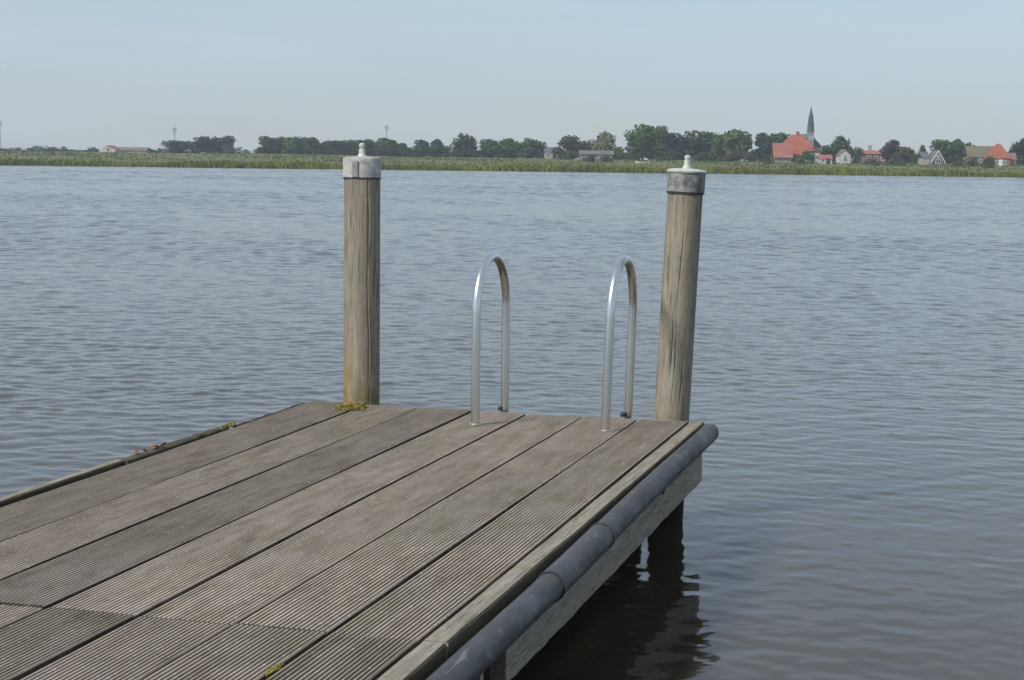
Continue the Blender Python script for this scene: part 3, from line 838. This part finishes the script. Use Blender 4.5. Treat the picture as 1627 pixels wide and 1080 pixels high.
# masts
M['mast'] = mat_plain('mast_grey', (.30, .31, .33), .7, .1, 1)
for px, yt, D, lb in ((277.5, 200, 1150, 'thin grey mast with a square head above the small round left tree'), (614, 197, 1300, 'faint thin mast rising above the row right of the left post'), (1, 190, 1300, 'faint mast at the very left edge of the horizon')):
    X, G = site(px, D); t = empty('radio_mast', (X, D, G - .1)); tag(t, lb, 'mast')
    h = at(px, yt, D).z - G
    MB().tube([(0, 0, 0), (0, 0, h)], [.45, .28], 8).build('pole', M['mast'], t)
    MB().box(-1.3, 1.3, -.8, .8, h - 3.6, h - 1.4).box(-.8, .8, -.5, .5, h - 5.2, h - 4.4).build('antenna_head', M['mast'], t)

# small pale boat drawn up in the reeds (1012..1032, y 257)
D = 347; p = at(1021, 260.0, D)
M['boat'] = mat_plain('boat_paint', (.70, .66, .55), .5, .1, 3)
t = empty('rowing_boat', (p.x, D, p.z)); tag(t, 'small cream rowing boat lying on the reeds below the biggest tree', 'boat')
hull = MB(); ST = []
for i in range(9):
    q = i / 8; x = -1.45 + 2.9 * q; b_ = .5 * math.sin(math.pi * min(1, .12 + .88 * (1 - q) ** .8 * 1.0)) ** .6 if q < 1 else .03
    b_ = max(.03, .5 * (1 - abs(2 * q - .85) ** 2.4)); sh = .12 * (2 * q - 1) ** 2
    ST.append([(x, -b_, .42 + sh), (x, -b_ * .8, .12), (x, 0, .02), (x, b_ * .8, .12), (x, b_, .42 + sh), (x, b_ * .85, .40 + sh), (x, 0, .12), (x, -b_ * .85, .40 + sh)])
hv = [q for s_ in ST for q in s_]; hf = [(i * 8 + j, i * 8 + (j + 1) % 8, (i + 1) * 8 + (j + 1) % 8, (i + 1) * 8 + j) for i in range(8) for j in range(8)]
hf += [tuple(range(7, -1, -1)), tuple(64 + j for j in range(8))]
hull.add(hv, hf); hull.build('hull', M['boat'], t, True)
MB().box(-.15, .1, -.4, .4, .34, .38).build('seat', M['twig'], t)

# ------------------------------------------------------------------ jetty (local frame: x = across, y = along, z = above deck)
ANG = RAD(15.8)
def place(o, nn=0.0, uu=0.0, z=0.0):
    o.location = (uu * math.sin(ANG) + nn * math.cos(ANG), uu * math.cos(ANG) - nn * math.sin(ANG), DECK + z)
    o.rotation_euler = (0, 0, -ANG); return o
jet = place(empty('jetty')); tag(jet, 'weathered grooved timber jetty with grey fender pipe reaching over the lake', 'jetty')
NEAR, FAR, JOINT = -3.0, 8.50, 4.305
LN = [-3.535, -3.207, -2.912, -2.612, -2.322, -2.022, -1.732, -1.466]
dv = []; df = []; dm = []; dt = []
def plank(x0, x1, u0, u1, seed, gaps):
    r = random.Random(seed)
    prof = [(x0, -.035, 1), (x0, -.004, 0), (x0 + .004, 0, 0)]
    ng = max(3, round((x1 - x0 - .012) / .0150)); pit = (x1 - x0 - .012) / ng
    for i in range(ng):
        a = x0 + .006 + pit * i
        prof += [(a + pit * .30, 0, 0), (a + pit * .40, -.0055, 1), (a + pit * .74, -.0055, 1), (a + pit * .84, 0, 0)]
    prof += [(x1 - .004, 0, 0), (x1, -.004, 1), (x1, -.035, 1)]
    K = max(2, int((u1 - u0) / .35))
    tint = (r.random(), r.uniform(0, 9), r.uniform(0, 9)); dz = r.uniform(-.0025, .0025); cup = r.uniform(-.002, .003); b = len(dv); P = len(prof)
    e0, e1 = r.uniform(-.004, .004), r.uniform(-.004, .004); ph = r.uniform(0, 6)
    for kk in range(K + 1):
        q = kk / K
        for (x, z, g) in prof:
            f = 2 * (x - x0) / (x1 - x0) - 1
            y = u0 + (u1 - u0) * q + (e0 if kk == 0 else e1 if kk == K else 0)
            dv.append((x + .0015 * math.sin(y * 1.7 + ph), y, z + dz + cup * f * f + .0015 * math.sin(y * 1.3 + ph)))
    for kk in range(K):
        for i in range(P):
            j = (i + 1) % P
            df.append((b + kk * P + i, b + kk * P + j, b + (kk + 1) * P + j, b + (kk + 1) * P + i)); dt.append(tint)
            dm.append(1 if prof[i][2] == 1 else 0)
    df.append(tuple(b + i for i in range(P - 1, -1, -1))); dt.append(tint); dm.append(1)  # board ends coloured dark for the shade inside the joint
    df.append(tuple(b + K * P + i for i in range(P))); dt.append(tint); dm.append(1)
for i in range(7):
    g = .0095
    g0 = g if i else .012
    plank(LN[i] + g0, LN[i + 1] - g, JOINT + .0045, FAR, 100 + i, 0)
    plank(LN[i] + g0, LN[i + 1] - g, NEAR, JOINT - .0045, 200 + i, 0)
deck = mesh_obj('deck', dv, df, [M['deck'], M['deck_dirt_shade']], jet, dm)
ca = deck.data.color_attributes.new('tint', 'FLOAT_COLOR', 'CORNER')
cl = np.array([(*dt[p.index], 1) for p in deck.data.polygons for _ in range(p.loop_total)], np.float32)
ca.data.foreach_set('color', cl.ravel())


def rough_board(name, x0, x1, u0, u1, z0, z1, mat, seed, rag=.004, step=.06, side=None):
    """long board with a slightly worn, uneven outline"""
    r = random.Random(seed); m = MB(); n = max(2, int((u1 - u0) / step)); v = []; f = []
    for i in range(n + 1):
        y = u0 + (u1 - u0) * i / n
        a = x0 + r.uniform(-rag, rag) * .5; b = x1 + r.uniform(-rag, rag); t1 = z1 + r.uniform(-rag, rag) * .6
        c = min(.006, (x1 - x0) * .25)
        v += [(a, y, z0), (b, y, z0), (b, y, t1 - c), (b - c, y, t1), (a + c, y, t1), (a, y, t1 - c)]
    for i in range(n):
        for k in range(6):
            f.append((i * 6 + k, i * 6 + (k + 1) % 6, (i + 1) * 6 + (k + 1) % 6, (i + 1) * 6 + k))
    f += [tuple(range(5, -1, -1)), tuple(n * 6 + k for k in range(6))]
    m.add(v, f)
    if side: m.m = [1 if (q < n * 6 and q % 6 in (1, 2)) else 0 for q in range(len(f))]; return m.build(name, [mat, side], jet, True)
    return m.build(name, mat, jet, True)

tag(rough_board('edge_board', -1.462, -1.390, JOINT + .004, FAR, -.045, .004, M['edge'], 1, .002, .22, M['edge_dark']), 'smooth mossy edge strip along the right side')
rough_board('edge_board', -1.462, -1.390, NEAR, JOINT - .004, -.045, .004, M['edge'], 2, .002, .22, M['edge_dark'])
tag(rough_board('edge_board', -3.628, -3.582, NEAR, 6.55, -.045, .002, M['edge'], 3, .002, .16, M['edge_dark']), 'smooth pale edge strip along the left side')
tag(rough_board('edge_board', -3.612, -3.560, 6.553, 7.55, -.06, .003, M['edge_dark'], 4, .006, .07), 'rotten dark stretch of the left edge strip')
tag(rough_board('edge_board', -3.575, -3.556, 7.62, FAR, -.05, -.004, M['edge_dark'], 5, .005), 'thin dark remains of the left edge strip')
tag(rough_board('fascia_board', -1.436, -1.400, 4.92, FAR - .002, -.30, -.047, M['fascia'], 6, .003), 'grey side board below the fender pipe')
rough_board('fascia_board', -1.436, -1.400, NEAR, 4.52, -.30, -.047, M['fascia'], 7, .003)
rough_board('fascia_board', -3.60, -3.565, NEAR, FAR - .002, -.30, -.066, M['fascia'], 8, .003)
# end beam across the far end, joists and stringers under the planks
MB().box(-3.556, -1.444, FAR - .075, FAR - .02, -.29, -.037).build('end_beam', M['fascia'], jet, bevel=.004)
MB().box(-3.42, -1.72, FAR + .03, FAR + .10, -.505, -.31).build('sky_block_beam', M['beam'], jet, bevel=.006)  # low beam added to block sky reflections in the water under the deck
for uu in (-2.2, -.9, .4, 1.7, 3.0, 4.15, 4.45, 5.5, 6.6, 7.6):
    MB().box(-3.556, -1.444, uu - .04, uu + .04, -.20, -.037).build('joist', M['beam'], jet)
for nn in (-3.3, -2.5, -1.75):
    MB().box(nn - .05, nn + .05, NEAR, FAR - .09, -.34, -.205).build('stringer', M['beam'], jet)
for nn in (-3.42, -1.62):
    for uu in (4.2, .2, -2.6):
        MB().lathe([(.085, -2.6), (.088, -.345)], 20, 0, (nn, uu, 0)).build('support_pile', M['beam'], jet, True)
# fender pipe on the right side
PN, PR = -1.330, .0455
def pz(u): return float(np.interp(u, [3.5, 8.5], [-.058, -.012])) + .004 * math.sin(u * 2.1)
us = np.linspace(NEAR, 8.30, 60)
pm = MB()
pts = [(PN, u, pz(u)) for u in us]; rr = [PR] * len(us)
for q in (.3, .6, .85, 1.0):
    pts.append((PN, 8.30 + .035 * q, pz(8.3))); rr.append(PR * math.sqrt(1 - (q * .93) ** 2))
pm.tube(pts, rr, 28); pipe = pm.build('fender_pipe', M['pipe'], jet, True)
UC1, UC2 = 5.90, 5.18
sl = MB(); us = np.linspace(UC2, UC1, 12)
sl.tube([(PN, u, pz(u)) for u in us], PR + .0035, 28); sl.build('sleeve', M['pipe'], pipe, True)
for uc in (UC1, UC2):
    MB().tube([(PN, uc - .009, pz(uc)), (PN, uc + .009, pz(uc))], PR + .0062, 28).build('joint_ring', M['dark_metal'], pipe, True)
for us_ in (6.3, 7.45, 3.6):
    st = MB()
    st.box(-1.3975, -1.392, us_ - .012, us_ + .012, pz(us_) - .15, pz(us_) - .01)
    st.tube([(-1.393, us_, pz(us_) - .12), (-1.385, us_, pz(us_) - .12)], .012, 8)
    st.build('hanger_strap', M['dark_metal'], jet)
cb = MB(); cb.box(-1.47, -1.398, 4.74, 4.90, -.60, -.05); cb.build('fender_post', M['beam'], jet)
MB().box(-1.412, -1.402, 4.655, 4.69, -.34, -.06).build('metal_strip', M['foot'], jet)
# ------------------------------------------------------------------ mooring posts
def solve_n(px, uu, z):
    """across-coordinate so that the point (n,uu,z) shows at photo column px"""
    lo, hi = -6, 3
    inv = CR.transposed()
    for _ in range(50):
        mid = (lo + hi) / 2
        p = Vector((uu * math.sin(ANG) + mid * math.cos(ANG), uu * math.cos(ANG) - mid * math.sin(ANG), DECK + z)) - Vector((0, 0, EYE))
        q = inv @ p
        if PW / 2 + FPX * q.x / -q.z < px: lo = mid
        else: hi = mid
    return lo

def jit(seed):
    r = random.Random(seed); ph = [r.uniform(0, 6.28) for _ in range(6)]
    cr = [(r.uniform(0, 6.28), r.uniform(-.1, 1.0), r.uniform(.12, .42), r.uniform(.05, .11), r.uniform(.02, .034)) for _ in range(26)]
    kn = [(r.uniform(0, 6.28), r.uniform(.05, 1.1), r.uniform(.012, .022)) for _ in range(7)]
    def f(a, z):
        q = .018 * math.sin(a + ph[0] + z * .6) + .012 * math.sin(2 * a + ph[1] + z) + .006 * math.sin(5 * a + ph[2] + z * 2) + .004 * math.sin(9 * a + ph[3]) + .004 * math.sin(z * 7 + ph[4])
        for (ca, cz, cl, dp, w_) in cr:
            if abs(z - cz) < cl:
                da = (a - ca - .05 * math.sin(z * 9 + ca) + math.pi) % (2 * math.pi) - math.pi
                if abs(da) < .12: q -= dp * math.exp(-(da / w_) ** 2) * (1 - ((z - cz) / cl) ** 2)
        for (ca, cz, sz) in kn:
            da = (a - ca + math.pi) % (2 * math.pi) - math.pi; d2 = (da * .1 / sz) ** 2 + ((z - cz) / sz) ** 2
            if d2 < 6: q += .028 * math.exp(-d2) - .05 * math.exp(-d2 * 9)
        return q
    return f

def post(px, uu, r, ztop, lean, label, mat, seed):
    nn = solve_n(px, uu, 0)
    t = place(empty('mooring_post'), nn, uu); tag(t, label, 'mooring post', 'mooring posts at the jetty end')
    t.rotation_euler = (Matrix.Rotation(-ANG, 3, 'Z') @ Matrix.Rotation(lean, 3, 'Y')).to_euler()
    zz = np.concatenate([np.linspace(-2.4, -.2, 12), np.linspace(-.18, ztop, 100)])
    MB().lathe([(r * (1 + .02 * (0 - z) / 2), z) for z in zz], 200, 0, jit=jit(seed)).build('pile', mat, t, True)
    return t

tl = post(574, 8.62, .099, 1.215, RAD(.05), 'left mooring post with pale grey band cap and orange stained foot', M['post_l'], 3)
z0 = 1.206
c_ = MB().lathe([(.099, z0), (.1015, z0 + .002), (.1015, z0 + .095), (.098, z0 + .104), (.085, z0 + .109), (.03, z0 + .112)], 40).build('cap', M['cap_l'], tl, True)
MB().lathe([(.026, z0 + .1115), (.0215, z0 + .119), (.0175, z0 + .126), (.0165, z0 + .150), (.0135, z0 + .152), (.0135, z0 + .160), (.0170, z0 + .162), (.0165, z0 + .176), (.008, z0 + .183)], 20).build('knob', M['cap_top'], c_, True)
MB().lathe([(.1022, z0 - .007), (.1022, z0 - .002), (.1, z0 - .001)], 40).build('seal_ring', M['dark_metal'], c_, True)
sm = MB(); a_ = RAD(-88)
sm.add([(.1025 * math.cos(a_ + d), .1025 * math.sin(a_ + d), z) for z in (z0 + .005, z0 + .085) for d in (-.15, .15)], [(0, 1, 3, 2)])
sm.box(-.016, .016, -.1075, -.1005, z0 + .004, z0 + .088)
sm.build('seam_strip', M['foot'], c_)

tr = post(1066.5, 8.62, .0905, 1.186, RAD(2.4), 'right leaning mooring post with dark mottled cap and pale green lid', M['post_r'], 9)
z0 = 1.158
c_ = MB().lathe([(.094, z0), (.096, z0 + .002), (.096, z0 + .098)], 40).build('cap', M['cap_r'], tr, True)
MB().lathe([(.100, z0 + .0975), (.1015, z0 + .101), (.1015, z0 + .107), (.095, z0 + .112), (.06, z0 + .117), (.03, z0 + .119)], 40).build('lid', M['cap_top'], c_, True)
MB().lathe([(.028, z0 + .1185), (.020, z0 + .128), (.0175, z0 + .140), (.0165, z0 + .158), (.0135, z0 + .160), (.0135, z0 + .167), (.0165, z0 + .169), (.016, z0 + .181), (.007, z0 + .186)], 20).build('knob', M['cap_top'], c_, True)
MB().lathe([(.0965, z0 - .009), (.0965, z0 - .003), (.094, z0 - .001)], 40).build('seal_ring', M['dark_metal'], c_, True)

# ------------------------------------------------------------------ swim ladder with two hoop handrails
lad = place(empty('swim_ladder'), -2.13, 8.3); tag(lad, 'stainless swim ladder with two arched handrails at the jetty end', 'ladder')
TR = .0222
def hoop(nn, uf, ur, ztop, lean):
    R_ = (ur - uf) / 2; uc = (uf + ur) / 2; zc = ztop - R_ - TR
    def q(u, z): return (nn + 2.13 + math.tan(lean) * z, u - 8.3, z)
    pts = [q(uf, -.002), q(uf, .2), q(uf, zc * .7)] + [q(uc - R_ * math.cos(a), zc + R_ * math.sin(a)) for a in np.linspace(0, math.pi, 26)] + [q(ur, zc * .7), q(ur, .2), q(ur, -.4), q(ur, -1.35)]
    o = MB().tube(pts, TR, 20).build('handrail', M['steel'], lad, True)
    MB().lathe([(.036, .0005), (.036, .006), (.022, .010)], 24, 0, (nn + 2.13, uf - 8.3, 0)).build('foot_flange', M['foot'], o, True)
    x = nn + 2.13
    MB().box(x - .030, x - .008, .228, ur - 8.3 + .004, .002, .024).build('clamp', M['dark_metal'], o, bevel=.004)
    return o
hoop(-2.456, 8.027, 8.556, .845, RAD(.1))
hoop(-1.802, 8.056, 8.585, .845, RAD(1.45))
for z in (-.30, -.58, -.86, -1.14):
    MB().box(-2.455 + 2.13, -1.802 + 2.13, .235, .285, z, z + .03).build('rung', M['steel'], lad, bevel=.005)

# ------------------------------------------------------------------ moss
def moss(name, nn, uu, lx, ly, h, count, label, group=None, seed=1, bl=.03):
    r = np.random.default_rng(seed); t = None
    V = []; F = []; T = []
    for i in range(count):
        a = r.uniform(0, 6.28); q = math.sqrt(r.random())
        x = lx * q * math.cos(a); y = ly * q * math.sin(a); z = h * (1 - q * q) * r.uniform(.2, 1)
        d = r.normal(0, 1, 3); d[2] = abs(d[2]) + .4; d /= np.linalg.norm(d)
        s = np.cross(d, r.normal(0, 1, 3)); s /= np.linalg.norm(s); L = bl * r.uniform(.5, 1.2); b = len(V)
        p = np.array((x, y, z))
        V += [p - s * L * .3, p + s * L * .3, p + d * L + s * L * .12, p + d * L - s * L * .12]; F.append((b, b + 1, b + 2, b + 3)); T += [r.random() * .75 + .25 * (z / h)] * 4
    # lumpy base cushion
    b = len(V); n = 20
    for k in range(n):
        a = 2 * math.pi * k / n; q = .9 + .15 * math.sin(3 * a + seed) + r.uniform(-.08, .08); V.append(np.array((lx * q * math.cos(a), ly * q * math.sin(a), -.002))); T.append(.15)
    for k in range(n):
        a = 2 * math.pi * k / n; V.append(np.array((lx * .6 * math.cos(a), ly * .6 * math.sin(a), h * .5 * r.uniform(.7, 1.1)))); T.append(.4)
    V.append(np.array((0, 0, h * .75))); T.append(.5)
    for k in range(n):
        k2 = (k + 1) % n; F += [(b + k, b + k2, b + n + k2, b + n + k), (b + n + k, b + n + k2, b + 2 * n)]
    o = mesh_obj(name, V, F, M['moss']); place(o, nn, uu)
    a = o.data.color_attributes.new('tint', 'FLOAT_COLOR', 'POINT'); T = np.array(T)
    a.data.foreach_set('color', np.c_[T, T, T, np.ones_like(T)].astype(np.float32).ravel())
    tag(o, label, 'moss', group); return o
mo = moss('moss_clump', -3.24, 8.36, .078, .13, .02, 2600, 'yellow green moss clump on the deck at the foot of the left post', seed=4, bl=.014)
tw = MB().tube([(.07, -.13, .012), (.085, -.06, .03), (.09, .02, .036)], [.005, .006, .002], 6).tube([(-.03, -.1, .02), (.04, -.09, .034), (.1, -.1, .02)], [.003, .004, .002], 6)
tw.build('dead_stem', M['twig'], mo)
moss('moss_tuft', -1.738, 3.94,   .008, .05, .004, 300, 'small yellow green moss tuft in the plank gap near the bottom of the photo', None, 5, .007)
moss('moss_tuft', -2.328, 3.52, .008, .045, .004, 250, 'tiny moss tuft in the plank gap at the bottom left of the photo', None, 6, .007)
moss('moss_tuft', -3.575, 7.58, .016, .07, .008, 500, 'dark moss lump on the left edge of the jetty short of the left post', None, 8, .011)
lv_ = MB()
r = random.Random(3)
for i in range(9):
    y = r.uniform(-.22, .22); x = r.uniform(-.012, .012); a = r.uniform(0, 6.28); s_ = r.uniform(.008, .02)
    v = [(x + s_ * math.cos(a), y + s_ * math.sin(a), .012), (x + s_ * .5 * math.cos(a + 1.5), y + s_ * .5 * math.sin(a + 1.5), .024), (x - s_ * math.cos(a), y - s_ * math.sin(a), .014), (x + s_ * .5 * math.cos(a - 1.5), y + s_ * .5 * math.sin(a - 1.5), .008)]
    lv_.add(v, [(0, 1, 2, 3)])
ol = lv_.build('leaf_litter', M['rust']); place(ol, -3.585, 6.78); tag(ol, 'rusty brown dead leaves caught on the left edge of the jetty', 'dead leaves', kind='stuff')

# ------------------------------------------------------------------ haze
HAZE = True
if HAZE:
    hm = bpy.data.materials.new('haze_air'); hm.use_nodes = True; ht = hm.node_tree
    ht.nodes.remove(ht.nodes['Principled BSDF'])
    pv = ht.nodes.new('ShaderNodeVolumePrincipled'); pv.inputs['Density'].default_value = .0004; pv.inputs['Color'].default_value = (.80, .88, .96, 1); pv.inputs['Anisotropy'].default_value = .1
    ht.links.new(pv.outputs[0], ht.nodes['Material Output'].inputs['Volume'])
    hz = MB().box(-1150, 1150, -350, 1650, -4.0, 75).build('haze', hm); tag(hz, 'thin pale summer haze over the lake', 'haze', kind='stuff')
